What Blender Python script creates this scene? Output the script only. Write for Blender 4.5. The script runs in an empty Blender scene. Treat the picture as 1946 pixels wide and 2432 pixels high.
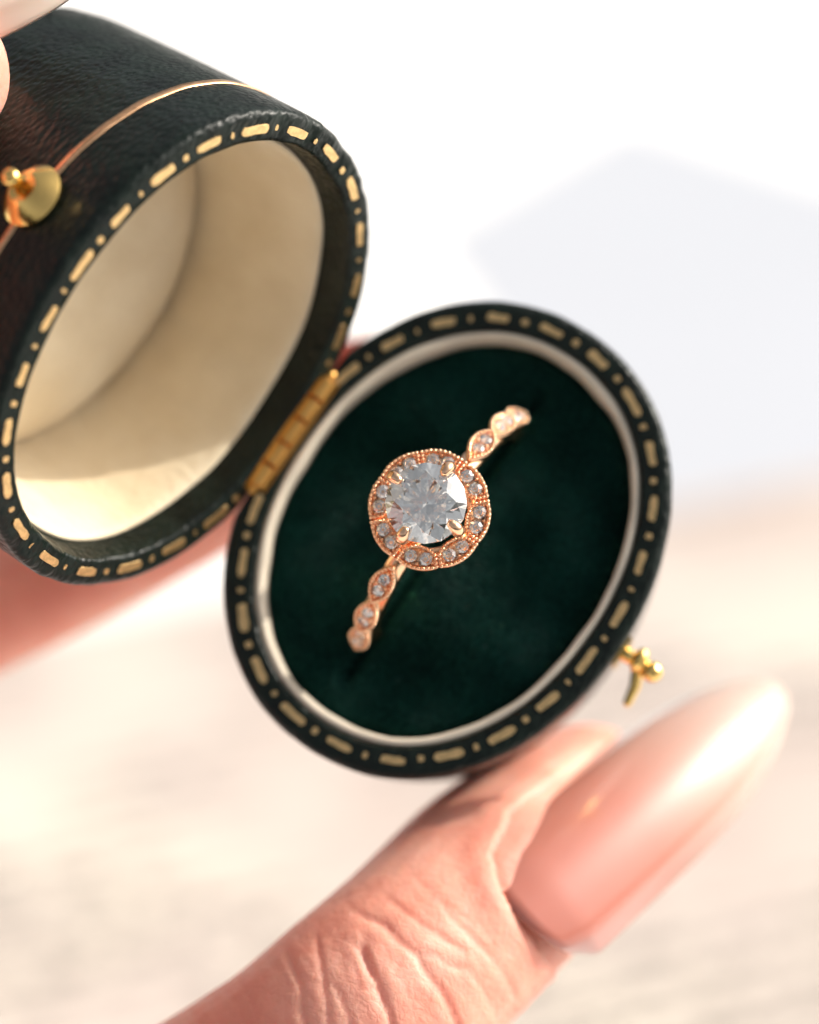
import bpy, bmesh, math, random
import numpy as np
from mathutils import Matrix, Vector, noise
random.seed(7); rng = np.random.default_rng(7)
MM = 0.001
R = math.radians
S = bpy.context.scene

# ------------------------------------------------------------------ camera
PITCH = 35.0                      # degrees below the horizon
CAM_H = 0.275                     # metres above the table
D0, FPX, CX, CY = 180.0, 5940.0, 973.0, 1216.0    # photo pixels: focal length and centre
cd = bpy.data.cameras.new('camera'); cam = bpy.data.objects.new('camera', cd)
S.collection.objects.link(cam); S.camera = cam
cd.sensor_fit = 'VERTICAL'; cd.sensor_height = 36.0; cd.lens = FPX / 2432 * 36
cd.clip_start = 0.005; cd.clip_end = 50
cam.location = (0, 0, CAM_H); cam.rotation_euler = (R(90 - PITCH), 0, 0)
cd.dof.use_dof = True; cd.dof.focus_distance = 0.1775; cd.dof.aperture_fstop = 10.5; cd.dof.aperture_blades = 0
CAM = Matrix.Translation((0, 0, CAM_H)) @ Matrix.Rotation(R(90 - PITCH), 4, 'X')
CR = CAM.to_3x3()

# ------------------------------------------------------------------ light
SUN_CAM = Vector((0.80, 0.59, 0.08)).normalized()       # towards the sun, in the camera's axes
sd = CR @ SUN_CAM
elev = math.asin(sd.z); azim = math.atan2(sd.x, sd.y)
w = bpy.data.worlds.new('World'); S.world = w; w.use_nodes = True
wn = w.node_tree; wn.nodes.clear()
sky = wn.nodes.new('ShaderNodeTexSky'); sky.sky_type = 'NISHITA'; sky.sun_disc = False
sky.sun_elevation = elev; sky.sun_rotation = azim; sky.air_density = 1.0; sky.dust_density = 7.0; sky.ozone_density = 0.6
bg = wn.nodes.new('ShaderNodeBackground'); bg.inputs[1].default_value = 0.15
wo = wn.nodes.new('ShaderNodeOutputWorld')
hs = wn.nodes.new('ShaderNodeHueSaturation'); hs.inputs['Saturation'].default_value = 0.26      # thin haze
wn.links.new(sky.outputs[0], hs.inputs['Color']); wn.links.new(hs.outputs[0], bg.inputs[0]); wn.links.new(bg.outputs[0], wo.inputs[0])
sl = bpy.data.lights.new('sun', 'SUN'); so = bpy.data.objects.new('sun', sl); S.collection.objects.link(so)
sl.energy = 3.7; sl.angle = R(0.6); sl.color = (1.0, 0.92, 0.80)
so.rotation_euler = sd.to_track_quat('Z', 'Y').to_euler(); so.location = sd * 3
S.view_settings.view_transform = 'Standard'; S.view_settings.look = 'None'
S.view_settings.exposure = 0.2; S.view_settings.gamma = 1
cy = S.cycles
cy.use_denoising = True; cy.max_bounces = 16; cy.transmission_bounces = 14; cy.glossy_bounces = 8
cy.transparent_max_bounces = 16; cy.sample_clamp_indirect = 12; cy.blur_glossy = 0.0
cy.caustics_reflective = True; cy.caustics_refractive = True

# ------------------------------------------------------------------ helpers
def cam_pt(px, py, depth):
    """photo pixel + depth in mm -> camera axes, mm"""
    return Vector(((px - CX) / FPX * depth, -(py - CY) / FPX * depth, -depth))
def to_world(p): return CAM @ (Vector(p) * MM)
def on_table(px, py, z=0.0):
    d = CR @ Vector(((px - CX) / FPX, -(py - CY) / FPX, -1)); t = (z - CAM_H) / d.z
    return Vector((0, 0, CAM_H)) + d * t

def tag(o, label, cat, group=None):
    o['label'] = label; o['category'] = cat
    if group: o['group'] = group
    return o
def empty(name, mat):
    o = bpy.data.objects.new(name, None); o.empty_display_size = 0.005
    S.collection.objects.link(o); o.matrix_world = mat; return o
def mesh_data(name, verts, faces, mat, smooth=True, scale=MM):
    me = bpy.data.meshes.new(name)
    v = np.asarray([tuple(p) for p in verts], float) * scale
    me.from_pydata(v.tolist(), [], [tuple(f) for f in faces]); me.materials.append(mat)
    if smooth: me.polygons.foreach_set('use_smooth', [True] * len(me.polygons))
    me.update(); return me
def link(name, me, parent=None, local=None):
    o = bpy.data.objects.new(name, me); S.collection.objects.link(o)
    if parent is not None: o.parent = parent
    if local is not None: o.matrix_local = local
    return o
def build(name, verts, faces, mat, parent=None, local=None, smooth=True):
    return link(name, mesh_data(name, verts, faces, mat, smooth), parent, local)
def sharp(o, deg=35):
    me = o.data; bm = bmesh.new(); bm.from_mesh(me)
    for e in bm.edges:
        e.smooth = not (len(e.link_faces) == 2 and e.calc_face_angle(0) > R(deg))
    bm.to_mesh(me); bm.free(); return o
class MB:
    def __init__(s): s.v = []; s.f = []
    def add(s, v, f):
        n = len(s.v); s.v += [tuple(p) for p in v]; s.f += [tuple(i + n for i in q) for q in f]
_ico = {}
def ico(sub):
    if sub not in _ico:
        bm = bmesh.new(); bmesh.ops.create_icosphere(bm, subdivisions=sub, radius=1)
        _ico[sub] = ([tuple(v.co) for v in bm.verts], [tuple(v.index for v in f.verts) for f in bm.faces]); bm.free()
    return _ico[sub]
def ball(mb, c, r, sub=2, sq=(1, 1, 1)):
    v, f = ico(sub); mb.add([(c[0] + p[0] * r * sq[0], c[1] + p[1] * r * sq[1], c[2] + p[2] * r * sq[2]) for p in v], f)
def frame_tube(mb, pts, radii, seg=16, caps=True, flat=None):
    """tube with round ends; flat = (dir, factor) squashes the section along dir"""
    P = [Vector(p) for p in pts]; n = len(P); T = []
    for i in range(n):
        T.append((P[min(i + 1, n - 1)] - P[max(i - 1, 0)]).normalized())
    up = Vector((0, 0, 1)) if abs(T[0].z) < .9 else Vector((1, 0, 0))
    a = (up - T[0] * up.dot(T[0])).normalized(); rings = []
    for i in range(n):
        a = (a - T[i] * a.dot(T[i])).normalized(); b = T[i].cross(a)
        def ring(c, r): return [c + (a * math.cos(2 * math.pi * k / seg) + b * math.sin(2 * math.pi * k / seg)) * r for k in range(seg)]
        if i == 0 and caps:
            for q in (80, 60, 40, 20): rings.append(ring(P[0] - T[0] * radii[0] * math.sin(R(q)), radii[0] * math.cos(R(q))))
        rings.append(ring(P[i], radii[i]))
        if i == n - 1 and caps:
            for q in (20, 40, 60, 80): rings.append(ring(P[i] + T[i] * radii[i] * math.sin(R(q)), radii[i] * math.cos(R(q))))
    v = [p for r_ in rings for p in r_]; f = []
    for i in range(len(rings) - 1):
        for k in range(seg):
            f.append((i * seg + k, i * seg + (k + 1) % seg, (i + 1) * seg + (k + 1) % seg, (i + 1) * seg + k))
    f.append(tuple(range(seg - 1, -1, -1))); m = (len(rings) - 1) * seg; f.append(tuple(range(m, m + seg)))
    if flat:
        d, k = flat
        v = [p for p in v]
    mb.add(v, f)
def lathe(profile, seg=32):
    """(r, z) profile about z"""
    v, f = [], []
    for r, z in profile:
        v += [(r * math.cos(2 * math.pi * k / seg), r * math.sin(2 * math.pi * k / seg), z) for k in range(seg)]
    for i in range(len(profile) - 1):
        for k in range(seg):
            f.append((i * seg + k, i * seg + (k + 1) % seg, (i + 1) * seg + (k + 1) % seg, (i + 1) * seg + k))
    f.append(tuple(range(seg - 1, -1, -1))); m = (len(profile) - 1) * seg; f.append(tuple(range(m, m + seg)))
    return v, f
def catmull(pts, n):
    P = [Vector(p) for p in pts]; P = [P[0] * 2 - P[1]] + P + [P[-1] * 2 - P[-2]]; out = []
    for i in range(1, len(P) - 2):
        for k in range(n):
            t = k / n; a, b, c, d = P[i - 1], P[i], P[i + 1], P[i + 2]
            out.append(.5 * ((2 * b) + (c - a) * t + (2 * a - 5 * b + 4 * c - d) * t * t + (3 * b - a - 3 * c + d) * t ** 3))
    out.append(P[-2]); return out

# ------------------------------------------------------------------ materials
def mat(name):
    m = bpy.data.materials.new(name); m.use_nodes = True; n = m.node_tree.nodes
    return m, m.node_tree, n['Principled BSDF']
def setp(p, **k):
    for a, b in k.items():
        p.inputs[a.replace('_', ' ')].default_value = b
def objco(nt, scale):
    tc = nt.nodes.new('ShaderNodeTexCoord'); mp = nt.nodes.new('ShaderNodeMapping')
    s = scale if isinstance(scale, tuple) else (scale,) * 3
    mp.inputs['Scale'].default_value = s; nt.links.new(tc.outputs['Object'], mp.inputs[0]); return mp.outputs[0]
def noise_t(nt, scale, detail=3, rough=.55, dist=0.0):
    t = nt.nodes.new('ShaderNodeTexNoise'); t.inputs['Scale'].default_value = 1; t.inputs['Detail'].default_value = detail
    t.inputs['Roughness'].default_value = rough; t.inputs['Distortion'].default_value = dist
    nt.links.new(objco(nt, scale), t.inputs[0]); return t.outputs[0]
def voro(nt, scale, feature='F1'):
    t = nt.nodes.new('ShaderNodeTexVoronoi'); t.feature = feature; t.inputs['Scale'].default_value = 1
    nt.links.new(objco(nt, scale), t.inputs['Vector']); return t.outputs['Distance']
def ramp(nt, src, stops):
    r = nt.nodes.new('ShaderNodeValToRGB'); nt.links.new(src, r.inputs[0]); e = r.color_ramp.elements
    while len(e) < len(stops): e.new(.5)
    for x, (p, c) in zip(e, stops):
        x.position = p; x.color = (*c, 1) if len(c) == 3 else c
    return r.outputs[0]
def maprange(nt, src, a, b, c, d):
    r = nt.nodes.new('ShaderNodeMapRange'); nt.links.new(src, r.inputs[0])
    for i, x in enumerate((a, b, c, d)): r.inputs[i + 1].default_value = x
    return r.outputs[0]
def math_n(nt, op, a, b):
    r = nt.nodes.new('ShaderNodeMath'); r.operation = op
    for i, x in enumerate((a, b)):
        if isinstance(x, (int, float)): r.inputs[i].default_value = x
        else: nt.links.new(x, r.inputs[i])
    return r.outputs[0]
def bump(nt, p, src, dist_mm, strength=1.0, prev=None):
    b = nt.nodes.new('ShaderNodeBump'); b.inputs['Distance'].default_value = dist_mm * MM; b.inputs['Strength'].default_value = strength
    nt.links.new(src, b.inputs['Height'])
    if prev is not None: nt.links.new(prev, b.inputs['Normal'])
    nt.links.new(b.outputs[0], p.inputs['Normal']); return b.outputs[0]

def m_leather():
    m, nt, p = mat('dark_green_leather')
    c = ramp(nt, noise_t(nt, 500, 4), [(.3, (.002, .0045, .0035)), (.7, (.006, .0125, .009))]); nt.links.new(c, p.inputs['Base Color'])
    setp(p, Roughness=.36, Specular_IOR_Level=.24)
    rr = maprange(nt, noise_t(nt, 900, 4), .3, .7, .28, .44); nt.links.new(rr, p.inputs['Roughness'])
    b = bump(nt, p, voro(nt, (1500, 2600, 2600), 'SMOOTH_F1'), .16, .8)
    bump(nt, p, noise_t(nt, 5200, 4, .6), .03, .8, b)
    return m
def m_foil(name, col, rough):
    m, nt, p = mat(name); setp(p, Metallic=1.0, Roughness=rough)
    c = ramp(nt, noise_t(nt, 2500, 4, .6), [(.25, tuple(x * .62 for x in col)), (.6, col)]); nt.links.new(c, p.inputs['Base Color'])
    bump(nt, p, noise_t(nt, 4000, 3), .02, .6); return m
def m_metal(name, col, rough, bmp=0.0):
    m, nt, p = mat(name); setp(p, Base_Color=(*col, 1), Metallic=1.0, Roughness=rough)
    if bmp: bump(nt, p, noise_t(nt, 2500, 3), bmp, .6)
    return m
def m_satin():
    m, nt, p = mat('cream_satin')
    c = ramp(nt, noise_t(nt, 160, 3), [(.3, (.70, .58, .40)), (.7, (.80, .69, .51))]); nt.links.new(c, p.inputs['Base Color'])
    setp(p, Roughness=.55, Sheen_Weight=.25, Sheen_Roughness=.4, Specular_IOR_Level=.3)
    wv = nt.nodes.new('ShaderNodeTexWave'); wv.inputs['Scale'].default_value = 1; wv.inputs['Distortion'].default_value = 1.5
    nt.links.new(objco(nt, (1200, 1500, 1200)), wv.inputs[0])
    b = bump(nt, p, wv.outputs['Fac'], .012, .5); b = bump(nt, p, noise_t(nt, 120, 2), .5, .35, b); bump(nt, p, noise_t(nt, (420, 700, 300), 4, .6, 2.0), .25, .5, b); return m
def m_velvet():
    m, nt, p = mat('green_velvet')
    nap = noise_t(nt, (160, 100, 160), 3, .6, 1.2)                       # brushed pile
    c = ramp(nt, nap, [(.35, (.001, .0085, .0075)), (.65, (.002, .020, .016))]); nt.links.new(c, p.inputs['Base Color'])
    setp(p, Roughness=.9, Specular_IOR_Level=.1, Sheen_Roughness=.32)
    p.inputs['Sheen Tint'].default_value = (.10, .62, .46, 1)
    sw = maprange(nt, nap, .35, .7, .5, 1.0); nt.links.new(sw, p.inputs['Sheen Weight'])
    b = bump(nt, p, noise_t(nt, 7000, 2), .09, .8); bump(nt, p, noise_t(nt, 700, 3), .14, .6, b); return m
def m_pile():
    m, nt, p = mat('green_velvet_fibre')
    c = ramp(nt, noise_t(nt, 300, 2), [(.3, (.002, .028, .023)), (.7, (.006, .068, .052))]); nt.links.new(c, p.inputs['Base Color'])
    setp(p, Roughness=.5, Specular_IOR_Level=.35, Sheen_Weight=.3); p.inputs['Sheen Tint'].default_value = (.10, .62, .46, 1); return m
def m_gem():
    m = bpy.data.materials.new('clear_gemstone'); m.use_nodes = True; nt = m.node_tree; nt.nodes.clear()
    out = nt.nodes.new('ShaderNodeOutputMaterial'); g = nt.nodes.new('ShaderNodeBsdfGlass')
    g.inputs['Color'].default_value = (1.0, .995, .98, 1); g.inputs['IOR'].default_value = 2.3; g.inputs['Roughness'].default_value = 0.0
    nt.links.new(g.outputs[0], out.inputs[0]); return m
def m_skin():
    m, nt, p = mat('skin')
    c = ramp(nt, noise_t(nt, 110, 4, .55), [(.3, (.68, .245, .178)), (.5, (.755, .32, .235)), (.7, (.80, .41, .315))])
    nt.links.new(c, p.inputs['Base Color'])
    setp(p, Roughness=.52, Subsurface_Weight=.5, Subsurface_Scale=.0024, Specular_IOR_Level=.28)
    p.inputs['Subsurface Radius'].default_value = (1.0, .35, .2)
    b = None
    for sc, dp in (((620, 900, 700), .034), ((1500, 1300, 1700), .03)):
        wv_ = nt.nodes.new('ShaderNodeTexVoronoi'); wv_.feature = 'DISTANCE_TO_EDGE'; wv_.inputs['Scale'].default_value = 1
        vm = nt.nodes.new('ShaderNodeVectorMath'); vm.operation = 'ADD'; nz = nt.nodes.new('ShaderNodeTexNoise'); nz.inputs['Scale'].default_value = 1; nz.inputs['Detail'].default_value = 3
        co_ = objco(nt, sc); nt.links.new(co_, nz.inputs[0]); nt.links.new(co_, vm.inputs[0]); nt.links.new(nz.outputs[1], vm.inputs[1]); nt.links.new(vm.outputs[0], wv_.inputs['Vector'])
        b = bump(nt, p, maprange(nt, wv_.outputs['Distance'], 0, .22, 0, 1), dp, .5, b)
    b = bump(nt, p, noise_t(nt, 2600, 3), .03, .8, b); bump(nt, p, noise_t(nt, 420, 3), .05, .5, b); return m
def m_nail(name, stops):
    m, nt, p = mat(name)
    tc = nt.nodes.new('ShaderNodeTexCoord'); sx = nt.nodes.new('ShaderNodeSeparateXYZ'); nt.links.new(tc.outputs['Object'], sx.inputs[0])
    along = maprange(nt, sx.outputs[0], 0, .030, 0, 1)                  # object x runs from the cuticle to the tip
    nt.links.new(ramp(nt, along, stops), p.inputs['Base Color'])
    setp(p, Roughness=.32, Specular_IOR_Level=.12, Coat_Weight=1.0, Coat_Roughness=.035, Subsurface_Weight=.3, Subsurface_Scale=.0018)
    p.inputs['Subsurface Radius'].default_value = (1, .5, .35)
    bump(nt, p, noise_t(nt, (60, 260, 260), 2), .04, .3); return m
def m_plain(name, col, rough=.7, var=.06, scale=60):
    m, nt, p = mat(name)
    c = ramp(nt, noise_t(nt, scale, 3), [(.3, tuple(x * (1 - var) for x in col)), (.7, col)]); nt.links.new(c, p.inputs['Base Color'])
    setp(p, Roughness=rough, Specular_IOR_Level=.25); bump(nt, p, noise_t(nt, 900, 3), .05, .4); return m
def m_page():
    m, nt, p = mat('printed_old_paper')
    base = ramp(nt, noise_t(nt, 14, 3), [(.3, (.50, .41, .37)), (.5, (.60, .53, .48)), (.72, (.74, .68, .58))])
    # rows of print: words broken up by noise, only where the row mask is on
    tc = nt.nodes.new('ShaderNodeTexCoord'); sx = nt.nodes.new('ShaderNodeSeparateXYZ'); nt.links.new(tc.outputs['Object'], sx.inputs[0])
    rows = math_n(nt, 'SINE', math_n(nt, 'MULTIPLY', sx.outputs[1], 2 * math.pi / .0062), 0)
    row = maprange(nt, rows, -.2, .2, 0, 1)
    words = maprange(nt, noise_t(nt, (170, 620, 1), 3, .65), .44, .52, 0, 1)
    ink = math_n(nt, 'MULTIPLY', row, words)
    ink = math_n(nt, 'MULTIPLY', ink, maprange(nt, noise_t(nt, (13, 22, 1), 2), .44, .60, 0, 1.0))
    mx = nt.nodes.new('ShaderNodeMix'); mx.data_type = 'RGBA'
    nt.links.new(ink, mx.inputs[0]); nt.links.new(base, mx.inputs[6]); mx.inputs[7].default_value = (.10, .085, .085, 1)
    nt.links.new(mx.outputs[2], p.inputs['Base Color']); setp(p, Roughness=.85, Specular_IOR_Level=.15)
    return m
LEATHER = m_leather(); FOIL = m_foil('gold_foil', (.88, .60, .28), .36); BRASS = m_metal('polished_brass', (.93, .62, .20), .17, .03)
LINE = m_foil('copper_gold_foil', (.86, .50, .27), .34)
HINGE = m_metal('old_brass', (.75, .42, .12), .3, .04)
ROSE = m_metal('rose_gold', (.97, .61, .38), .18, .015); SATIN = m_satin(); VELVET = m_velvet(); PILE = m_pile(); GEM = m_gem()
SKIN = m_skin(); NAIL = m_nail('nude_nail_polish', [(0, (.46, .16, .12)), (.45, (.48, .19, .14)), (.68, (.48, .27, .21)), (1, (.50, .38, .32))]); NAIL_PALE = m_nail('pale_nail_polish', [(0, (.80, .52, .42)), (.5, (.86, .68, .56)), (1, (.88, .80, .70))]); CORD = m_plain('ivory_satin_piping', (.66, .59, .48), .6, .1, 400)
TABLE = m_plain('white_table', (.86, .85, .83), .6, .03, 8); PAGE = m_page()
SHADE = m_plain('pale_blue_shade', (.51, .535, .585), .7, .03, 10); LINT = m_plain('lint', (.35, .33, .30), .9)

# ------------------------------------------------------------------ setting: table, papers
def sheet(name, px4, z0, thick, m, sub=24):
    """sheet lying on the table; four photo pixels give its corners on the table top"""
    P = [on_table(*q, z=0) for q in px4]; c = sum(P, Vector()) / 4; c.z = z0
    x = P[1] - P[0]; x.normalize(); y = Vector((0, 0, 1)).cross(x)
    M = Matrix.Translation(c) @ Matrix((x, y, Vector((0, 0, 1)))).transposed().to_4x4(); Mi = M.inverted()
    q = [Mi @ p for p in P]; v, f = [], []
    for lay in (1, 0):
        for j in range(sub + 1):
            for i in range(sub + 1):
                u, t = i / sub, j / sub; p = (q[0] * (1 - u) + q[1] * u) * (1 - t) + (q[3] * (1 - u) + q[2] * u) * t
                v.append((p.x, p.y, lay * thick))
    n = (sub + 1) ** 2; w_ = sub + 1
    for j in range(sub):
        for i in range(sub):
            a = j * w_ + i; f.append((a, a + w_, a + w_ + 1, a + 1)); f.append((n + a, n + a + 1, n + a + w_ + 1, n + a + w_))
    for i in range(sub):
        for a, b in ((i, i + 1), (sub * w_ + i + 1, sub * w_ + i), ((i + 1) * w_, i * w_), (i * w_ + sub, (i + 1) * w_ + sub)): f.append((a, b, b + n, a + n))
    o = link(name, mesh_data(name, v, f, m, False, 1.0)); o.matrix_world = M; return o
tb, tf = [], []
bm = bmesh.new(); bmesh.ops.create_cube(bm, size=1)
for v_ in bm.verts: v_.co = (v_.co.x * 2.6, v_.co.y * 2.4 + .75, v_.co.z * .03 - .015)
bmesh.ops.bevel(bm, geom=list(bm.edges), offset=.004, segments=2, affect='EDGES')
me = bpy.data.meshes.new('table_top'); bm.to_mesh(me); bm.free(); me.materials.append(TABLE)
table = link('table_top', me); table['kind'] = 'structure'
pg = sheet('printed_page', [(-900, 1700), (2600, 1010), (3600, 3300), (-600, 3900)], .00025, .0002, PAGE)
tag(pg, 'cream old page with blurred rows of grey print lying under the box', 'page')
cdp = sheet('painted_shadow', [(1010, 560), (1490, 270), (3000, 760), (1850, 1700)], .00003, .0001, SHADE)  # soft shadow on the table, put in as a flat pale blue sheet
tag(cdp, 'pale blue white shadow painted in as a flat sheet on the bright table beyond the box', 'shadow')

# ------------------------------------------------------------------ ring box
ANG, TX, TY = .9814, -.0944, -.1623
BC = Vector((2.7678, -1.798, -(D0 + 9)))
AB, BB, PEXP = 17.73, 14.18, 2.095
AL, BL, TH, YH, LX = 17.77, 14.19, 1.1182, 14.458, -.49
RB = Matrix.Rotation(TX, 3, 'Y') @ Matrix.Rotation(TY, 3, 'X') @ Matrix.Rotation(ANG, 3, 'Z')
BOXM = CAM @ Matrix.Translation(BC * MM) @ RB.to_4x4()
box = empty('ring_box', BOXM)
tag(box, 'open oval dark green leather ring box with gold dashes and brass hinge', 'ring box')
LIDL = Matrix.Translation(Vector((0, YH, 0)) * MM) @ Matrix.Rotation(TH, 4, 'X') @ Matrix.Translation(Vector((LX, BL + YH - BB, .05)) * MM)
BASEL = Matrix.Identity(4)

def oval(a, b, n):
    c = []
    for k in range(n):
        t = 2 * math.pi * k / n; x, y = math.cos(t), math.sin(t)
        c.append((a * math.copysign(abs(x) ** (2 / PEXP), x), b * math.copysign(abs(y) ** (2 / PEXP), y)))
    c = np.array(c)
    # resample evenly
    d = np.r_[c, c[:1]]; s = np.r_[0, np.cumsum(np.linalg.norm(np.diff(d, axis=0), axis=1))]
    q = np.linspace(0, s[-1], n, endpoint=False)
    return np.stack([np.interp(q, s, d[:, 0]), np.interp(q, s, d[:, 1])], 1), s[-1]
def normals(c):
    t = np.roll(c, -1, 0) - np.roll(c, 1, 0); n = np.stack([t[:, 1], -t[:, 0]], 1); return n / np.linalg.norm(n, axis=1)[:, None]
NS = 240
OB, PB = oval(AB, BB, NS); OL, PL = oval(AL, BL, NS); NB, NL = normals(OB), normals(OL)
def sweep(C, Nn, prof, clip=None, wob=None, closed=False, cap=None):
    """profile [(outward offset, z)] swept round the oval; clip limits y (hinge flat); wob(k, i, d, z) -> (d, z)"""
    v, f = [], []
    for i, (d, z) in enumerate(prof):
        for k in range(NS):
            dd, zz = wob(k, i, d, z) if wob else (d, z)
            x, y = C[k] + Nn[k] * dd
            if clip and clip > 0: y = min(y, clip)
            if clip and clip < 0: y = max(y, clip)
            v.append((x, y, zz))
    m = len(prof)
    for i in range(m - 1 + (1 if closed else 0)):
        for k in range(NS):
            a, b = i * NS + k, i * NS + (k + 1) % NS; c_, d_ = ((i + 1) % m) * NS + (k + 1) % NS, ((i + 1) % m) * NS + k
            f.append((a, b, c_, d_))
    if cap == 'last': f.append(tuple(range((m - 1) * NS, m * NS)))
    if cap == 'first': f.append(tuple(range(NS - 1, -1, -1)))
    return v, f
def n1(x, y=0., z=0.): return noise.noise(Vector((x, y, z)))
def pleat(k, strength, ends=((0, 20), (120, 24))):
    s = 0
    for c, wd in ends:
        dk = (k - c + NS / 2) % NS - NS / 2
        s += math.exp(-(dk / wd) ** 2)
    ridge = abs(n1(k * .23, 3.3)) ** .8
    return -strength * s * ridge
def arc(cx, cz, r, a0, a1, n): return [(cx + r * math.cos(R(a0 + (a1 - a0) * i / n)), cz + r * math.sin(R(a0 + (a1 - a0) * i / n))) for i in range(n + 1)]

# base shell
profB = [(-3.0, -14.6), (.2, -14.6)] + arc(.2, -14.0, .6, -70, 0, 3) + [(1.05, -10), (1.25, -5), (1.38, -2)] + arc(.78, -.62, .62, 0, 85, 6) + [(.3, .02), (-.3, .02)] + arc(-.66, -.32, .34, 90, 175, 4) + [(-1.02, -1.5), (-1.05, -4.5)]
def wobB(k, i, d, z):
    t = k / NS * 2 * math.pi; e = .07 * n1(3 * math.cos(t), 3 * math.sin(t), i * .15) + .05 * n1(9 * math.cos(t), 9 * math.sin(t), 5)
    return d + e, z + (pleat(k, .10) if z > -2 and d > -.9 else 0) + .04 * n1(5 * math.cos(t), 5 * math.sin(t), 2)
v, f = sweep(OB, NB, profB, clip=YH - .06, wob=wobB, cap='first')
base = build('box_base', v, f, LEATHER, box)
# lid shell: leather outside, turned in round the rim
profL = [(-7.0, -27.2), (-3.0, -26.6), (-.8, -25.9), (.6, -25.0), (1.15, -24.2), (1.2, -23.7), (.72, -23.4), (.75, -23.2), (1.3, -23.0), (1.36, -21), (1.42, -14), (1.42, -7), (1.40, -3), (1.38, -1.2)] + arc(.68, -.62, .66, 10, 85, 6) + [(.3, .03), (-.3, .03)] + arc(-.60, -.36, .38, 90, 175, 4) + [(-1.12, -1.2), (-1.25, -2.6), (-1.25, -4.5)]
def wobL(k, i, d, z):
    t = k / NS * 2 * math.pi; e = .08 * n1(3 * math.cos(t), 3 * math.sin(t), i * .15) + .06 * n1(10 * math.cos(t), 10 * math.sin(t), 7)
    near = z > -2.5 and d > -1.3
    pl = pleat(k, .62 if z > -1.0 else .2) if near else 0
    return d + e + (pl * .14 if near else 0), z + pl + .05 * n1(5 * math.cos(t), 5 * math.sin(t), 4)
CL = -(BL + YH - BB) + .06
v, f = sweep(OL, NL, profL, clip=CL, wob=wobL, cap='first')
lid = build('box_lid', v, f, LEATHER, box, LIDL)
# cream lining of the lid: puffed side wall + padded ceiling
profI = [(-1.0, -3.3), (-1.22, -2.75), (-1.42, -2.62), (-1.62, -2.8), (-1.8, -3.6), (-1.98, -5), (-2.25, -8), (-2.4, -11), (-2.55, -13.2), (-2.8, -14.8), (-3.0, -15.6)]
def wobI(k, i, d, z):
    t = k / NS * 2 * math.pi; return d + .18 * n1(2.4 * math.cos(t), 2.4 * math.sin(t), z * .12) + .22 * n1(9 * math.cos(t) + z * .25, 9 * math.sin(t), z * .2) * min(1, max(0, (-3.2 - z) / 3)), z + .10 * n1(4 * math.cos(t), 4 * math.sin(t), 9)
v, f = sweep(OL, NL, profI, wob=wobI)
link('lid_side_lining', mesh_data('lid_side_lining', v, f, SATIN), lid)
v, f = [], []
RC = 14
for i in range(RC + 1):
    s = 1 - i / RC
    for k in range(NS):
        x, y = (OL[k] + NL[k] * -3.05) * max(s, .004)
        z = -14.1 + 1.5 * (1 - s ** 3.2) - 1.3 * math.exp(-((1 - s) / .09) ** 2) + .25 * n1(x * .12, y * .12, 3)
        v.append((x, y, z))
for i in range(RC):
    for k in range(NS): f.append((i * NS + k, i * NS + (k + 1) % NS, (i + 1) * NS + (k + 1) % NS, (i + 1) * NS + k))
f.append(tuple(range(RC * NS, (RC + 1) * NS)))
link('lid_ceiling_lining', mesh_data('lid_ceiling_lining', v, f, SATIN), lid)
# gold line round the lid
v, f = sweep(OL, NL, [(1.38, -6.36), (1.46, -6.32), (1.475, -6.0), (1.46, -5.68), (1.38, -5.64)], clip=CL + .02, wob=lambda k, i, d, z: (wobL(k, 12, d, z)[0], z + .05 * n1(k * .2, 8)))
link('gold_line', mesh_data('gold_line', v, f, LINE), lid)

# gold foil dashes and dots on the rims, each a small piece
def dash_mesh(l, w_, h, seed):
    rg = random.Random(seed); out = []
    for cx_, a0 in ((l / 2 - w_ / 2 * .8, -90), (-(l / 2 - w_ / 2 * .8), 90)):
        for q in range(5): out.append((cx_ + w_ * .4 * math.cos(R(a0 + q * 45)) + rg.uniform(-.05, .05), w_ / 2 * math.sin(R(a0 + q * 45)) + rg.uniform(-.04, .04)))
        if l > 1:
            sg = 1 if a0 == -90 else -1
            for q in (.5, 0, -.5): out.append((sg * q * l * .5, sg * w_ / 2 + rg.uniform(-.05, .05)))
    n = len(out); v = [(x, y, 0) for x, y in out] + [(x * .985, y * .94, h) for x, y in out]; f = [tuple(range(n, 2 * n))]
    for k in range(n): f.append((k, (k + 1) % n, n + (k + 1) % n, n + k))
    return v, f
DASH = [mesh_data('gold_dash', *dash_mesh(l, w_, .05, i), FOIL, False) for i, (l, w_) in enumerate(((2.3, .70), (2.1, .64), (2.42, .68), (2.25, .60), (1.95, .66), (2.35, .62)))]
DOT = [mesh_data('gold_dot', *dash_mesh(l, w_, .05, 20 + i), FOIL, False) for i, (l, w_) in enumerate(((.58, .54), (.48, .6), (.4, .5)))]
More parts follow.
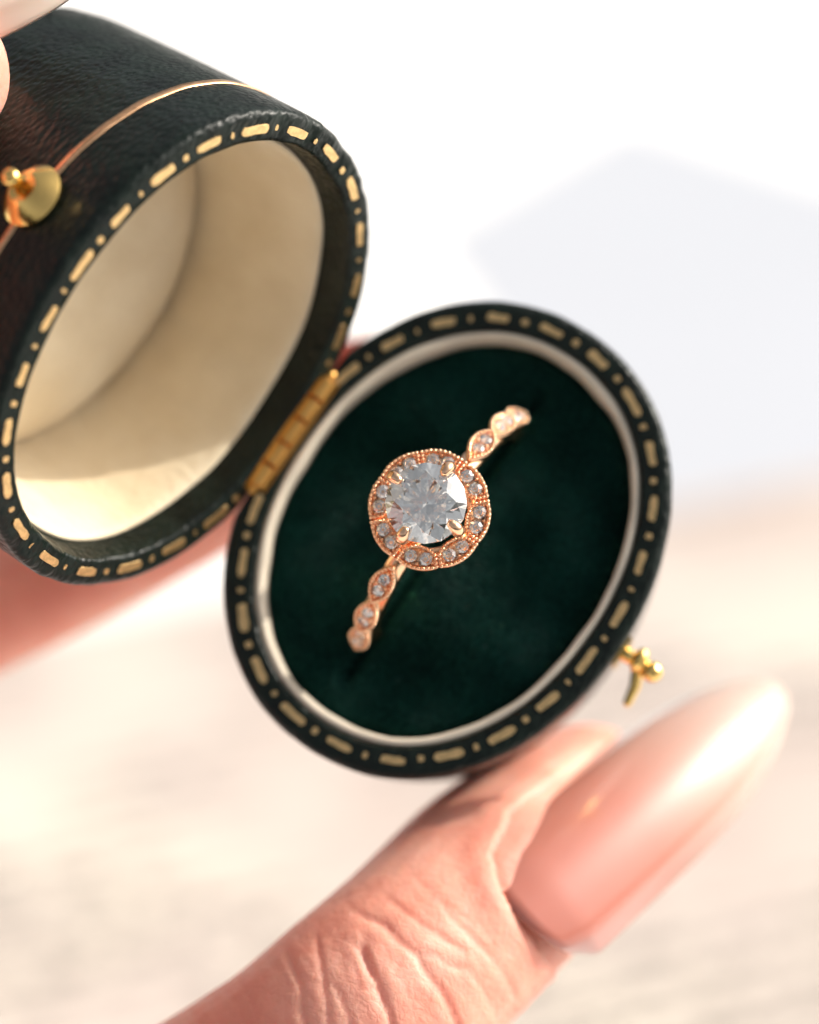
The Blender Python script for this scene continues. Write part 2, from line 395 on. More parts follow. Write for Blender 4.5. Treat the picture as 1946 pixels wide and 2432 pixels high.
def foil(C, Nn, per, phase, parent, zoff, skip, wobf, jit):
    s = np.arange(NS) * per / NS; step = per / 24
    for j in range(24):
        for kind in (0, 1):
            q = (phase + j * step + kind * step / 2) % per
            k = q / per * NS; k0 = int(k) % NS; fr = k - int(k)
            c = C[k0] * (1 - fr) + C[(k0 + 1) % NS] * fr; nn = Nn[k0]
            if skip(c): continue
            z = max(wobf(kk % NS, 13, 0, 0)[1] for kk in range(k0 - 3, k0 + 5)) if kind == 0 else wobf(k0, 13, 0, 0)[1]
            c = c + nn * random.uniform(-.06, .06)
            ang = math.atan2(nn[1], nn[0]) + math.pi / 2 + random.uniform(-.05, .05) * jit
            M = Matrix.Translation(Vector((c[0], c[1], zoff + z - .012)) * MM) @ Matrix.Rotation(ang, 4, 'Z') @ Matrix.Diagonal((random.uniform(.88, 1.06), random.uniform(.85, 1.08), 1, 1))
            me_ = random.choice(DASH if kind == 0 else DOT); link('gold_dash' if kind == 0 else 'gold_dot', me_, parent, M)
foil(OB, NB, PB, 2.30, base, .02, lambda c: c[1] > 13.0 and abs(c[0]) < 5.6, wobB, 1)
foil(OL, NL, PL, .15, lid, .03, lambda c: c[1] < -13.0 and abs(c[0]) < 5.6, wobL, 1)

# cream piping and velvet cushion in the base
profP = [(-.95, -3.0), (-.98, -.75)] + arc(-1.52, -.62, .55, 170, 10, 8)[0:0] + [(-1.05, -.35), (-1.15, -.18), (-1.32, -.12), (-1.5, -.16), (-1.64, -.35), (-1.68, -.8), (-1.72, -2.4), (-1.8, -5)]
def wobP(k, i, d, z):
    t = k / NS * 2 * math.pi; e = .20 * n1(2.2 * math.cos(t) + 4, 2.2 * math.sin(t)) + .10 * n1(6 * math.cos(t), 6 * math.sin(t), 3)
    return d + (e if i > 4 else e * .2), z + .10 * n1(4 * math.cos(t), 4 * math.sin(t), 6)
v, f = sweep(OB, NB, profP, wob=wobP)
link('ivory_piping', mesh_data('ivory_piping', v, f, CORD), box)
v, f = [], []
RC = 40
def cush_z(s, x, y):
    z = -2.0 + .8 * (1 - s ** 2.6) - .5 * math.exp(-((1 - s) / .03) ** 2)
    slot = math.exp(-((y - .4) / .55) ** 2) * (1 if abs(x) < 12.5 else max(0, 1 - (abs(x) - 12.5) / 1.5))
    return z - 1.3 * slot + .22 * n1(x * .18, y * .18, 2) + .05 * n1(x * .9, y * .9, 5)
for i in range(RC + 1):
    s = 1 - i / RC
    for k in range(NS):
        t = k / NS * 2 * math.pi; e = .20 * n1(2.2 * math.cos(t) + 4, 2.2 * math.sin(t)) + .10 * n1(6 * math.cos(t), 6 * math.sin(t), 3)
        x, y = (OB[k] + NB[k] * (-1.68 + e)) * max(s, .003); v.append((x, y, cush_z(s, x, y)))
for i in range(RC):
    for k in range(NS): f.append((i * NS + k, i * NS + (k + 1) % NS, (i + 1) * NS + (k + 1) % NS, (i + 1) * NS + k))
f.append(tuple(range(RC * NS, (RC + 1) * NS)))
cushion = link('velvet_cushion', mesh_data('velvet_cushion', v, f, VELVET), box)
NP = 150000
rr_ = np.sqrt(rng.random(NP)); kk = rng.random(NP) * NS; k0 = kk.astype(int) % NS
ebd = np.array([.20 * n1(2.2 * math.cos(k / NS * 2 * math.pi) + 4, 2.2 * math.sin(k / NS * 2 * math.pi)) + .10 * n1(6 * math.cos(k / NS * 2 * math.pi), 6 * math.sin(k / NS * 2 * math.pi), 3) for k in range(NS)])
edge = OB + NB * (-1.70 + ebd[:, None]); fr_ = (kk - kk.astype(int))[:, None]
pp = (edge[k0] * (1 - fr_) + edge[(k0 + 1) % NS] * fr_) * rr_[:, None]
zz_ = np.array([cush_z(s_, x, y) for s_, (x, y) in zip(rr_, pp)])
lay_a = np.array([3.2 + 2.2 * n1(x * .11, y * .13, 4) for x, y in pp]) + rng.normal(0, .5, NP)      # brushed direction of the pile
lean = np.clip(.45 + np.array([.9 * n1(x * .16, y * .2, 8) for x, y in pp]) + rng.normal(0, .22, NP), .05, 1.25)
hgt = rng.uniform(.20, .34, NP); wid = rng.uniform(.022, .04, NP); fa = rng.random(NP) * 6.283
P0 = np.stack([pp[:, 0], pp[:, 1], zz_ - .03], 1); sd_ = np.stack([np.cos(fa), np.sin(fa), 0 * fa], 1) * wid[:, None]
tp = P0 + np.stack([np.sin(lean) * np.cos(lay_a), np.sin(lean) * np.sin(lay_a), np.cos(lean)], 1) * hgt[:, None]
vv = np.stack([P0 - sd_, P0 + sd_, tp], 1).reshape(-1, 3) * MM
me = bpy.data.meshes.new('velvet_pile'); me.vertices.add(NP * 3); me.vertices.foreach_set('co', vv.ravel())
me.loops.add(NP * 3); me.loops.foreach_set('vertex_index', np.arange(NP * 3)); me.polygons.add(NP)
me.polygons.foreach_set('loop_start', np.arange(NP) * 3); me.update(); me.materials.append(PILE)
pile = link('velvet_pile', me, cushion); pile['kind'] = 'stuff'
mb = MB()
for x, y, r_ in ((-5.2, -7.0, .09), (-3.0, -7.2, .05), (-11, -3, .06), (4, -9, .05), (-9.5, 5, .05), (7, 8, .05)):
    ball(mb, (x, y, cush_z(math.hypot(x / 15.6, y / 12.1), x, y) + r_ * .6), r_, 1, (1, .8, .7))
lint = link('lint', mesh_data('lint', mb.v, mb.f, LINT), cushion); lint['kind'] = 'stuff'

# hinge
hg = None
for j, (x0, x1, r_) in enumerate(((-5.0, -3.1, .85), (-3.05, -1.1, .8), (-1.05, 1.1, .72), (1.15, 3.05, .8), (3.1, 5.0, .85))):
    v, f = lathe([(r_ * .55, x0), (r_, x0 + .15), (r_, x1 - .15), (r_ * .55, x1)], 20)
    v = [(p[2], p[0] + YH - .15, p[1] + .25) for p in v]
    if hg is None:
        mb = MB(); frame_tube(mb, [(-5.3, YH - .15, .25), (5.3, YH - .15, .25)], [.38, .38], 12); hg = build('hinge', mb.v, mb.f, HINGE, box)
    sharp(link('knuckle', mesh_data('knuckle', v, f, HINGE), hg))
for nm, par, y0, sgn in (('hinge_leaf', base, YH - .3, -1), ('hinge_leaf', lid, CL + .25, 1)):
    mb = MB(); L_ = 5.0
    q = [(-L_, y0, .13), (L_, y0, .13), (L_, y0 + sgn * .75, .13), (-L_, y0 + sgn * .75, .13)]
    if sgn < 0: q = q[::-1]
    mb.add([(*p[:2], -.05) for p in q] + q, [(4, 5, 6, 7), (0, 1, 5, 4), (1, 2, 6, 5), (2, 3, 7, 6), (3, 0, 4, 7)])
    build(nm, mb.v, mb.f, HINGE, par, None, False)

# push button on the lid (faces outwards, away from the hinge)
v, f = lathe([(1.2, -.1), (2.05, -.05), (2.32, .12), (2.36, .35), (2.22, .5), (1.25, 1.35), (1.05, 1.42), (.62, 1.3), (.60, .9)], 40)
BM_ = Matrix.Translation(Vector((2.0, BL + 1.38, -6.0)) * MM) @ Matrix.Rotation(R(-90), 4, 'X')
btn = sharp(link('clasp_button', mesh_data('clasp_button', v, f, BRASS), lid, BM_), 30)
v, f = lathe([(.42, .8), (.45, 2.2), (.62, 2.35), (.66, 2.9), (.5, 3.2), (.2, 3.3)], 20)
link('pin', mesh_data('pin', v, f, BRASS), btn)
# catch on the base, opposite the hinge
mb = MB(); bmq = bmesh.new(); bmesh.ops.create_cube(bmq, size=1)
for p in bmq.verts: p.co = (p.co.x * 2.6, p.co.y * .35, p.co.z * 3.6)
bmesh.ops.bevel(bmq, geom=list(bmq.edges), offset=.12, segments=2, affect='EDGES')
me = bpy.data.meshes.new('catch_plate'); bmq.to_mesh(me); bmq.free(); me.transform(Matrix.Scale(MM, 4)); me.materials.append(BRASS)
catch = link('catch', me, box, Matrix.Translation(Vector((.4, -BB - 1.5, -4.2)) * MM))
mb = MB(); frame_tube(mb, [(0, 0, 1.0), (0, -1.2, 1.1), (0, -2.2, 1.0)], [.62, .55, .5], 14); ball(mb, (0, -2.7, 1.0), .85, 2)
link('knob', mesh_data('knob', mb.v, mb.f, BRASS), catch)
mb = MB(); ball(mb, (.2, -1.4, 1.2), .8, 2, (1.3, .8, 1)); link('knob', mesh_data('knob', mb.v, mb.f, BRASS), catch)
mb = MB(); frame_tube(mb, [(-.3, -1.6, .2), (-1.6, -2.2, -.2), (-2.9, -2.4, -.5)], [.5, .45, .35], 12); link('hook', mesh_data('hook', mb.v, mb.f, BRASS), catch)

# ------------------------------------------------------------------ ring
RO = Vector(((1020 - CX) / FPX * D0, -(1210 - CY) / FPX * D0, -D0))
RINGM = CAM @ Matrix.Translation(RO * MM) @ RB.to_4x4() @ Matrix.Rotation(R(-.8), 4, 'Z')
ring = empty('engagement_ring', RINGM)
tag(ring, 'rose gold vintage halo ring with large clear round stone in green velvet', 'ring')
def brilliant():
    v = []; rt, h, d, g = .56, .31, .85, .018
    P = lambda r_, a, z: (r_ * math.cos(R(a)), r_ * math.sin(R(a)), z)
    T = [P(rt, 45 * k, h + g) for k in range(8)]
    rs = .755; zs = h * (1 - (rs * math.cos(R(22.5)) - rt) / (1 - rt))
    Sx = [P(rs, 45 * k + 22.5, zs + g) for k in range(8)]
    G = [P(1, 22.5 * k, g) for k in range(16)]; H = [P(1, 22.5 * k, -g) for k in range(16)]
    rp = .24; zp = -d * (1 - rp * math.cos(R(22.5)))
    Q = [P(rp, 45 * k + 22.5, zp - g) for k in range(8)]
    v = T + Sx + G + H + Q + [(0, 0, -d - g)]; f = [tuple(range(8))]
    t, s, gg, hh, q, c = 0, 8, 16, 32, 48, 56
    for k in range(8):
        k1 = (k + 1) % 8
        f += [(t + k1, t + k, s + k), (t + k, s + (k - 1) % 8, gg + 2 * k, s + k), (s + k, gg + 2 * k, gg + 2 * k + 1), (s + k, gg + 2 * k + 1, gg + (2 * k + 2) % 16),
              (hh + 2 * k, q + k, hh + 2 * k + 1), (hh + 2 * k + 1, q + k, hh + (2 * k + 2) % 16), (hh + 2 * k, q + (k - 1) % 8, c, q + k)]
    for k in range(16): f.append((gg + k, hh + k, hh + (k + 1) % 16, gg + (k + 1) % 16))
    bm = bmesh.new(); vs = [bm.verts.new(p) for p in v]
    for fc in f: bm.faces.new([vs[i] for i in fc])
    bmesh.ops.recalc_face_normals(bm, faces=bm.faces); me = bpy.data.meshes.new('gemstone'); bm.to_mesh(me); bm.free()
    me.materials.append(GEM); return me
def single_cut():
    v = []; f = []; rt, h, d, g = .55, .32, .82, .03
    P = lambda r_, a, z: (r_ * math.cos(R(a)), r_ * math.sin(R(a)), z)
    v = [P(rt, 45 * k, h) for k in range(8)] + [P(1, 45 * k, g) for k in range(8)] + [P(1, 45 * k, -g) for k in range(8)] + [(0, 0, -d)]
    f = [tuple(range(8))]
    for k in range(8):
        n = (k + 1) % 8; f += [(n, k, 8 + k, 8 + n), (8 + n, 8 + k, 16 + k, 16 + n), (16 + n, 16 + k, 24)]
    me = bpy.data.meshes.new('small_gemstone'); me.from_pydata(v, [], f); bm = bmesh.new(); bm.from_mesh(me); bmesh.ops.recalc_face_normals(bm, faces=bm.faces); bm.to_mesh(me); bm.free()
    me.materials.append(GEM); return me
GEMD = brilliant(); GEMS = single_cut()
def gem(parent, c, r_, rot=0., name='gemstone', tilt=None, data=None):
    M = Matrix.Translation(Vector(c) * MM) @ (tilt or Matrix.Identity(4)) @ Matrix.Rotation(rot, 4, 'Z') @ Matrix.Scale(r_ * MM, 4)
    return link(name, data or (GEMD if r_ > 1 else GEMS), parent, M)
GZ, GRAD = 2.75, 2.93
ctr = gem(ring, (0, 0, GZ), GRAD, R(11), 'center_stone')
ctr['label'] = 'large round brilliant cut clear stone'
# prongs
for k in range(4):
    a = R(90 * k + (2, -4, 1, -6)[k]); u = Vector((math.cos(a), math.sin(a), 0))
    pts = catmull([u * 1.5 + Vector((0, 0, -1.2)), u * 2.25 + Vector((0, 0, .5)), u * 2.95 + Vector((0, 0, 2.3)), u * 3.02 + Vector((0, 0, 2.95)), u * 2.80 + Vector((0, 0, 3.32)), u * 2.52 + Vector((0, 0, 3.45))], 5)
    n_ = len(pts); rad = [.36 + .12 * math.sin(math.pi * min(1, i / n_ * .95)) - .04 * (i / n_) ** 3 for i in range(n_)]
    mb = MB(); frame_tube(mb, pts, rad, 14); build('prong', mb.v, mb.f, ROSE, ring)
# gallery wires under the stone
for r_, z in ((2.35, 1.15), (1.75, -.6)):
    mb = MB(); pts = [(r_ * math.cos(2 * math.pi * k / 48), r_ * math.sin(2 * math.pi * k / 48), z) for k in range(49)]
    frame_tube(mb, pts, [.28] * 49, 10, False); build('gallery_wire', mb.v, mb.f, ROSE, ring)

def inset(poly, d):
    P = np.array(poly); t = np.roll(P, -1, 0) - np.roll(P, 1, 0); n = np.stack([-t[:, 1], t[:, 0]], 1); n /= np.linalg.norm(n, axis=1)[:, None] + 1e-9
    return P + n * d          # counter-clockwise polygon: left normal points in
def plate(poly, thick, warp):
    """bezel plate with a sunk floor; warp maps (x, y, z) to the final place"""
    layers = [(inset(poly, .12), -thick), (inset(poly, .0), -thick * .55), (inset(poly, -.01), -.10), (inset(poly, .06), -.01), (inset(poly, .22), -.01), (inset(poly, .30), -.10), (inset(poly, .36), -.20)]
    n = len(poly); v, f = [], []
    for L_, z in layers: v += [warp(x, y, z) for x, y in L_]
    for i in range(len(layers) - 1):
        for k in range(n): f.append((i * n + k, i * n + (k + 1) % n, (i + 1) * n + (k + 1) % n, (i + 1) * n + k))
    f.append(tuple(range((len(layers) - 1) * n, len(layers) * n))); f.append(tuple(range(n - 1, -1, -1)))
    return v, f
def along(poly, d, step, warp, r_, mb, z=.03):
    P = inset(poly, d); Q = np.r_[P, P[:1]]; s = np.r_[0, np.cumsum(np.linalg.norm(np.diff(Q, axis=0), axis=1))]
    n = max(6, round(s[-1] / step))
    for q in np.linspace(0, s[-1], n, endpoint=False):
        x, y = np.interp(q, s, Q[:, 0]), np.interp(q, s, Q[:, 1]); rr = r_ * random.uniform(.88, 1.1)
        ball(mb, warp(x + random.uniform(-.015, .015), y + random.uniform(-.015, .015), z), rr, 2)
# halo: eight petals, two stones each
RCN, HALF = 3.62, 1.40
u_ = np.linspace(-1, 1, 15)
outer = [(HALF * u * 1.0, .66 + .19 * (1 - u * u) ** .8) for u in u_[::-1]]
inner = [(HALF * u * .97, -(.22 + .72 * (1 - abs(u) ** 2.4) ** .85)) for u in u_]
petal = inner + outer                                  # counter-clockwise
v, f = lathe([(2.78, -.75), (2.70, -.5), (2.78, -.3), (4.15, -.25), (4.22, -.5), (4.1, -.8)], 96)
f = f[:-2] + [(5 * 96 + k, 5 * 96 + (k + 1) % 96, (k + 1) % 96, k) for k in range(96)]
hr = build('halo_ring', v, f, ROSE, ring)
for k in range(8):
    a0 = R(22.5 + 45 * k)
    def warp(x, y, z, a0=a0):
        th = a0 - x / RCN * 1.0; r_ = RCN + y; return (r_ * math.cos(th), r_ * math.sin(th), z)
    def warp2(x, y, z, a0=a0): return warp(-x, y, z, a0)
    v, f = plate(petal, .95, warp2)
    pt = sharp(build('halo_petal', v, [q[::-1] for q in f], ROSE, ring), 50)
    bmx = bmesh.new(); bmx.from_mesh(pt.data); bmesh.ops.recalc_face_normals(bmx, faces=bmx.faces); bmx.to_mesh(pt.data); bmx.free()
    mb = MB(); along(petal, .12, .285, warp2, .145, mb, .05)
    for x, y in ((0, .42), (0, -.42), (1.02, .28), (1.02, -.2), (-1.02, .28), (-1.02, -.2)): ball(mb, warp2(x, y, -.02), .13, 2)
    mg = link('milgrain', mesh_data('milgrain', mb.v, mb.f, ROSE), pt); mg['kind'] = 'stuff'
    for x in (-.56, .56): gem(pt, warp2(x, .0, .10), .50, random.uniform(0, 6), tilt=Matrix.Rotation(random.uniform(-.14, .14), 4, 'X') @ Matrix.Rotation(random.uniform(-.14, .14), 4, 'Y'))
# shoulders: three pointed settings on each side following the band's curve
RR = 10.6
marq = []
L2, W2 = 1.72, .88
tt = np.linspace(-1, 1, 19)
marq = [(L2 * t, -W2 * (1 - abs(t) ** 1.9) ** .95 - .05) for t in tt] + [(L2 * t, W2 * (1 - abs(t) ** 1.9) ** .95 + .05) for t in tt[::-1]]
for sgn in (1, -1):
    for phi in (36.8, 56.2, 75.8):
        a = R(phi) * sgn
        M = Matrix.Translation(Vector((RR * math.sin(a), 0, RR * (math.cos(a) - 1))) * MM) @ Matrix.Rotation(a * .80, 4, 'Y')
        ident = lambda x, y, z: (x, y, z - x * x / (2 * RR))
        v, f = plate(marq, .9, ident); st = sharp(build('shoulder_setting', v, f, ROSE, ring, M), 50)
        bmx = bmesh.new(); bmx.from_mesh(st.data); bmesh.ops.recalc_face_normals(bmx, faces=bmx.faces); bmx.to_mesh(st.data); bmx.free()
        mb = MB(); along(marq, .13, .30, ident, .148, mb)
        for x, y in ((0, .4), (0, -.4), (1.05, 0), (-1.05, 0)): ball(mb, ident(x, y, 0), .14, 2)
        mg = link('milgrain', mesh_data('milgrain', mb.v, mb.f, ROSE), st); mg['kind'] = 'stuff'
        for x in (-.5, .5): gem(st, ident(x, 0, .08), .47, random.uniform(0, 6), tilt=Matrix.Rotation(random.uniform(-.14, .14), 4, 'X') @ Matrix.Rotation(random.uniform(-.14, .14), 4, 'Y'))
# band: plain inside ring, sunk into the slot of the cushion
v, f = [], []
NB_ = 128; prof = [(-.62, -1.75), (.62, -1.75), (.78, -1.5), (.66, -.72), (-.66, -.72), (-.78, -1.5)]
for k in range(NB_):
    a = 2 * math.pi * k / NB_
    for y, dz in prof: v.append(((RR + dz) * math.sin(a), y, (RR + dz) * math.cos(a) - RR))
m_ = len(prof)
# gap at the top so that the halo and gallery sit there
ks = [k for k in range(NB_) if abs((k / NB_ * 360 + 180) % 360 - 180) > 8]
for k in range(NB_):
    if k in ks and (k + 1) % NB_ in ks:
        for j in range(m_): f.append((k * m_ + j, k * m_ + (j + 1) % m_, ((k + 1) % NB_) * m_ + (j + 1) % m_, ((k + 1) % NB_) * m_ + j))
band = build('band', v, f, ROSE, ring)
bmx = bmesh.new(); bmx.from_mesh(band.data); bmesh.ops.delete(bmx, geom=[q for q in bmx.verts if not q.link_faces], context='VERTS'); bmesh.ops.holes_fill(bmx, edges=[e for e in bmx.edges if e.is_boundary]); bmesh.ops.recalc_face_normals(bmx, faces=bmx.faces); bmx.to_mesh(band.data); bmx.free()

# ------------------------------------------------------------------ hands
def remesh(mb, voxel, smooth_it, name):
    me = bpy.data.meshes.new(name); me.from_pydata([tuple(Vector(p)) for p in mb.v], [], mb.f); me.update()
    o = bpy.data.objects.new('tmp', me); S.collection.objects.link(o)
    r_ = o.modifiers.new('r', 'REMESH'); r_.mode = 'VOXEL'; r_.voxel_size = voxel; r_.use_smooth_shade = True
    s_ = o.modifiers.new('s', 'SMOOTH'); s_.factor = .5; s_.iterations = smooth_it
    dg = bpy.context.evaluated_depsgraph_get(); out = bpy.data.meshes.new_from_object(o.evaluated_get(dg))
    bpy.data.objects.remove(o); bpy.data.meshes.remove(me); return out
def hand_mesh(name, chains, voxel, smooth_it, carve=None):
    """chains: lists of (camera-space point in mm, radius); union -> one continuous skin"""
    mb = MB()
    for ch in chains:
        P = catmull([c[0] for c in ch], 6); rr = [c[1] for c in ch]
        x = np.linspace(0, len(rr) - 1, len(P)); rad = np.interp(x, range(len(rr)), rr)
        frame_tube(mb, P, list(rad), 28)
    me = remesh(mb, voxel, smooth_it, name)
    n = len(me.vertices); co = np.empty(n * 3); me.vertices.foreach_get('co', co); co = co.reshape(-1, 3)
    no = np.empty(n * 3); me.vertices.foreach_get('normal', no); no = no.reshape(-1, 3)
    if carve: co = carve(co, no)
    me.vertices.foreach_set('co', (co * MM).ravel()); me.materials.append(SKIN)
    me.polygons.foreach_set('use_smooth', [True] * len(me.polygons)); me.update(); return me

def nail_mesh(length, w0, w1, kink_deg, drop, thick=.6, arch=.6):
    """x cuticle->tip, y across, z up; arched plate with steeper side walls and an almond tip.
    w0, w1: half girth in mm near the cuticle and before the tip"""
    NX, NY = 48, 36; v, f = [], []
    ts = np.linspace(-1, 1, NY + 1); sub = np.linspace(0, 1, 201)
    slope = np.where(sub < .58, R(kink_deg) * sub / .58, R(kink_deg) + R(26) * np.clip((sub - .58) / .07, 0, 1) + R(8) * sub)
    yy = np.r_[0, np.cumsum(np.cos(slope[1:]))] / 200; zz = -np.r_[0, np.cumsum(np.sin(slope[1:]))] / 200
    for lay in (0, 1):
        for i in range(NX + 1):
            s = (i / NX) ** .9; g = w0 + (w1 - w0) * s ** 1.4
            g *= math.sqrt(max(2e-3, 1 - ((s - .45) / .55) ** 2.6)) if s > .45 else 1
            g *= .86 + .14 * min(1, s / .1)
            th = thick * (.45 + .55 * min(1, s * 3))
            for t in ts:
                y = math.copysign(np.interp(abs(t), sub, yy), t) * g; z = np.interp(abs(t), sub, zz) * g
                z += -drop * s * s + arch * math.sin(math.pi * min(1, s * .95)) + (w0 - g) * -.25
                x = length * s + (4.6 * t * t * (1 - s / .35) ** 2 if s < .35 else 0)
                v.append((x, y * (1 - lay * th / max(g, 2.5)), z - lay * th))
    n = (NX + 1) * (NY + 1); w_ = NY + 1
    for i in range(NX):
        for j in range(NY):
            a = i * w_ + j; f.append((a, a + w_, a + w_ + 1, a + 1)); f.append((n + a, n + a + 1, n + a + w_ + 1, n + a + w_))
    for i in range(NX):
        for a, b in (((i + 1) * w_, i * w_), (i * w_ + NY, (i + 1) * w_ + NY)): f.append((a, b, b + n, a + n))
    for j in range(NY):
        for a, b in ((j, j + 1), (NX * w_ + j + 1, NX * w_ + j)): f.append((a, b, b + n, a + n))
    return v, f
def frame_from(o, x, z):
    x = Vector(x).normalized(); z = Vector(z); z = (z - x * z.dot(x)).normalized(); y = z.cross(x)
    return Matrix.Translation(Vector(o) * MM) @ Matrix((x, y, z)).transposed().to_4x4()

# --- hand that holds the base: thumb in front below, index finger behind the lid
TT = Vector((.82 * .83, .57 * .83, -.557)).normalized()
WW = Vector((.57, -.82, 0)); WW = (WW - TT * WW.dot(TT)).normalized(); NN = WW.cross(TT).normalized()
thumb = [(cam_pt(-850, 3350, 200), 13), (cam_pt(-150, 3060, 194), 11.5), (cam_pt(420, 2730, 189), 8.8), (cam_pt(700, 2540, 187.5), 8.3), (cam_pt(865, 2405, 187.5), 8.4), (cam_pt(1010, 2270, 190), 8.2), (cam_pt(1160, 2115, 195), 8.2), (cam_pt(1285, 2000, 200), 7.8), (cam_pt(1390, 1905, 203.5), 6.4)]
index = [(cam_pt(-1500, 2050, 228), 11), (cam_pt(-900, 1800, 226), 10), (cam_pt(-420, 1545, 222), 9.0), (cam_pt(60, 1310, 219), 8.5), (cam_pt(400, 1140, 217), 8.0), (cam_pt(640, 1020, 216), 6.8)]
palm = cam_pt(-2400, 3050, 225)
imcp = cam_pt(-1500, 2050, 232)
chains = [thumb, index, [(palm, 17), (imcp, 12)], [(palm, 17), (cam_pt(-850, 3350, 200), 13)], [(palm + Vector((-70, -45, 0)), 21), (palm + Vector((-25, -18, -4)), 19), (palm, 17)]]
others = []
for k, (dz, ln) in enumerate(((17, 1.05), (33, 1.0), (47, .82))):
    m0 = imcp + Vector((-3 - 2 * k, -4 - 4 * k, -dz)); p1 = m0 + Vector((12, 18, -3)) * ln; p2 = p1 + Vector((-12, -14, -6)) * ln; p3 = p2 + Vector((-12, -12, 4)) * ln
    chains += [[(palm + Vector((0, 0, -dz)), 14), (m0, 10)], [(m0, 9.5), (m0 + (p1 - m0) * .5, 9), (p1, 8.3), (p1 * .5 + p2 * .5 + Vector((-1, 3, 0)), 7.8), (p2, 7.4), (p3, 6.2)]]
    others.append((p2, p3))
roll = R(-15); pit = R(2)
NR = (NN * math.cos(roll) + WW * math.sin(roll)).normalized()
TN = (TT * math.cos(pit) - NR * math.sin(pit)).normalized(); NR = (NR - TN * NR.dot(TN)).normalized()
cut = cam_pt(1226, 2160, 184.8)
NAILD = (35.5, 8.8, 7.5, 36, .3)
Z8 = lambda pts: [(560 + x * .4638, 1900 + y * .4638) for x, y in pts]
CREASES = [(Z8([(560, 520), (640, 590), (760, 640), (830, 720), (920, 790), (980, 890), (1050, 980), (1110, 1090), (1150, 1190)]), .42, .34),
           (Z8([(655, 650), (655, 760), (680, 860), (730, 950), (760, 1040), (790, 1110), (800, 1200)]), .55, .36),
           (Z8([(250, 720), (290, 840), (330, 940), (345, 1040), (360, 1190)]), .34, .28), (Z8([(405, 650), (425, 780), (450, 920), (470, 1050), (480, 1180)]), .26, .24),
           (Z8([(740, 470), (850, 560), (960, 640), (1080, 720), (1170, 780)]), .22, .26), (Z8([(1030, 490), (1100, 590), (1200, 690), (1300, 800), (1380, 900), (1430, 1020)]), .2, .3),
           (Z8([(920, 790), (1010, 790), (1100, 850), (1170, 862)]), .2, .22), (Z8([(480, 890), (530, 1000), (570, 1090), (600, 1180)]), .24, .24), (Z8([(580, 700), (650, 790), (700, 890)]), .22, .2),
           (Z8([(590, 780), (620, 880), (640, 960), (720, 970)]), .16, .18), (Z8([(850, 770), (830, 850), (800, 900)]), .12, .18), (Z8([(1020, 960), (970, 1040), (920, 1110)]), .12, .18), (Z8([(1180, 850), (1260, 960), (1330, 1080)]), .16, .26),
           (Z8([(950, 480), (1100, 430), (1230, 370)]), .08, .2), (Z8([(430, 560), (560, 500), (680, 450)]), .06, .2), (Z8([(870, 330), (990, 470), (1120, 560), (1220, 640)]), .10, .25)]
def carve_thumb(co, no):
    d = -co[:, 2]; px = CX + co[:, 0] / d * FPX; py = CY - co[:, 1] / d * FPX
    m = (px > 300) & (px < 1500) & (py > 1700) & (py < 2750) & (no[:, 2] > .05) & (d < 205)
    idx = np.where(m)[0]; P = np.stack([px[idx], py[idx]], 1); disp = np.zeros(len(idx))
    for pts, depth, wd in CREASES:
        q = np.array([tuple(p[:2]) for p in catmull([(x, y, 0) for x, y in pts], 8)])
        best = np.full(len(idx), 1e9); par = np.zeros(len(idx))
        for i in range(len(q) - 1):
            a, b = q[i], q[i + 1]; ab = b - a; t = np.clip(((P - a) @ ab) / (ab @ ab + 1e-9), 0, 1)
            dd = np.linalg.norm(P - (a + t[:, None] * ab), axis=1); nb = dd < best; best[nb] = dd[nb]; par[nb] = (i + t[nb]) / (len(q) - 1)
        fade = np.clip(np.minimum(par, 1.15 - par) * 5, .12, 1); mm = best / 32.0
        disp += -.42 * depth * fade * np.exp(-(mm / (.8 * wd)) ** 2) + depth * .10 * fade * np.exp(-((mm - 2.6 * wd) / (1.5 * wd)) ** 2)
    # broad folds round the joint
    u = np.array([n1(x * .012, y * .012, 1.7) for x, y in P[:, :2]]); disp += .08 * u * np.clip((P[:, 1] - 1980) / 250, 0, 1)
    wr = np.array([abs(n1((x * .82 - y * .57) * .022, (x * .57 + y * .82) * .006, 9)) for x, y in P]); disp += -.05 * (1 - np.clip(wr * 3.5, 0, 1)) * np.clip((P[:, 1] - 2080) / 220, 0, 1)
    # skin fold round the nail's base and sides
    YN = NR.cross(TN); Fm = np.array([tuple(TN), tuple(YN), tuple(NR)]); loc = (co[idx] - np.array(tuple(cut))) @ Fm.T
    nv, _ = nail_mesh(*NAILD); q = np.array(nv[:37] + [nv[37 * i] for i in range(1, 22)] + [nv[37 * i + 36] for i in range(1, 22)])
    dd = np.full(len(idx), 1e9)
    for p_ in q: dd = np.minimum(dd, np.linalg.norm((loc - p_) * np.array([1, 1, .35]), axis=1))
    outl = np.interp(np.abs(loc[:, 1]), np.abs(q[18:37, 1]), q[18:37, 0])
    wx = np.interp(loc[:, 0], np.abs(q[58:, 0]), np.abs(q[58:, 1])); out_ = (loc[:, 0] < outl) | (np.abs(loc[:, 1]) > wx - .1)
    out_ &= dd < 6
    disp += np.where(out_, .34 * np.exp(-((dd - .8) / 1.2) ** 2), -.2 * np.exp(-(dd / .6) ** 2))
    co = co.copy(); co[idx] += no[idx] * disp[:, None]; return co
hm = hand_mesh('hand', chains, .26, 9, carve_thumb)
hand = link('hand', hm); hand.matrix_world = CAM
tag(hand, 'hand gripping the box base, long glossy nude thumbnail, index finger behind lid', 'hand')
def add_nail(name, parent, o, x, z, dims, label=None, m=None):
    v, f = nail_mesh(*dims); ob = link(name, mesh_data(name, v, f, m or NAIL), parent, frame_from(o, x, z))
    if label: ob['label'] = label
    return ob
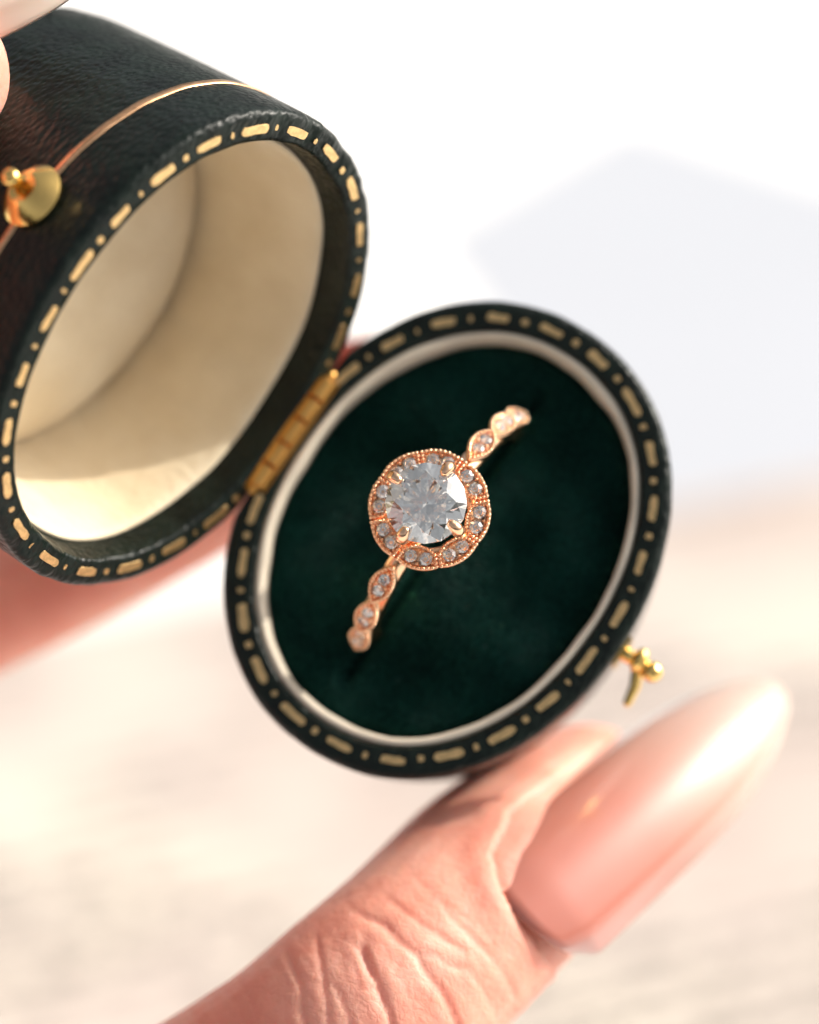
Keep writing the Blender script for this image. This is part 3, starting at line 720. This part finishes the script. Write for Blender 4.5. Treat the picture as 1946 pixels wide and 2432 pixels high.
add_nail('thumbnail', hand, cut, TN, NR, NAILD, 'long almond shaped nude pink thumbnail')
pi, qi = index[-1][0], index[-2][0]
add_nail('fingernail', hand, pi + Vector((-1, 1, -5.5)), pi - qi, (0, .1, -1), (15, 5.6, 4.0, 38, 1.0))
for p2, p3 in others: add_nail('fingernail', hand, p3 + Vector((1, 1, 5)), p3 - p2, (.3, .5, 1), (14, 5.2, 4.0, 38, 1.0))

# --- second hand: fingertip pressed on the far side of the lid
tip = cam_pt(-165, 178, 176)
ax = Vector((.91, .41, -.05)).normalized()
idx2 = [(tip - ax * 62 + Vector((0, -14, 6)), 9.5), (tip - ax * 40 + Vector((0, -4, 4)), 8.6), (tip - ax * 22 + Vector((0, 1, 2)), 8.0), (tip - ax * 8, 7.2), (tip, 5.7)]
m0 = idx2[0][0]; palm2 = m0 + Vector((-55, -45, 18))
ch2 = [idx2, [(palm2, 17), (m0, 11)], [(palm2 + Vector((-80, -30, 25)), 21), (palm2 + Vector((-30, -12, 10)), 19), (palm2, 17)]]
oth2 = []
for k, (dy, ln) in enumerate(((15, 1.05), (30, 1.0), (44, .82))):
    q0 = m0 + Vector((-6 - 3 * k, dy, 4)); q1 = q0 + Vector((20, 10, 4)) * ln; q2 = q1 + Vector((4, -6, -18)) * ln; q3 = q2 + Vector((-12, -6, -10)) * ln
    ch2 += [[(palm2 + Vector((0, dy, 0)), 14), (q0, 10)], [(q0, 9.5), (q1, 8.3), (q2, 7.4), (q3, 6.2)]]; oth2.append((q2, q3))
th0 = palm2 + Vector((20, -18, 18)); th1 = th0 + Vector((22, -2, 12)); th2 = th1 + Vector((20, 6, 2))
ch2 += [[(palm2, 15), (th0, 12), (th1, 9.5), (th2, 8)]]
h2 = link('hand', hand_mesh('second_hand', ch2, .8, 6)); h2.matrix_world = CAM
tag(h2, 'fingertip with long pale nail pressed against the outer side of the lid', 'hand')
add_nail('fingernail', h2, tip - ax * 7 + Vector((-1.6, 5.0, .5)), ax, (-.25, .5, .83), (21, 6.0, 4.8, 38, 1.0), None, NAIL_PALE)
for q2, q3 in oth2: add_nail('fingernail', h2, q3 + Vector((0, 2, -5)), q3 - q2, (-.3, .3, -1), (13, 5.2, 4.0, 38, 1.0))
add_nail('thumbnail', h2, th2 + Vector((0, 2, 7)), th2 - th1, (0, .2, 1), (18, 6.6, 5, 38, 1.0))
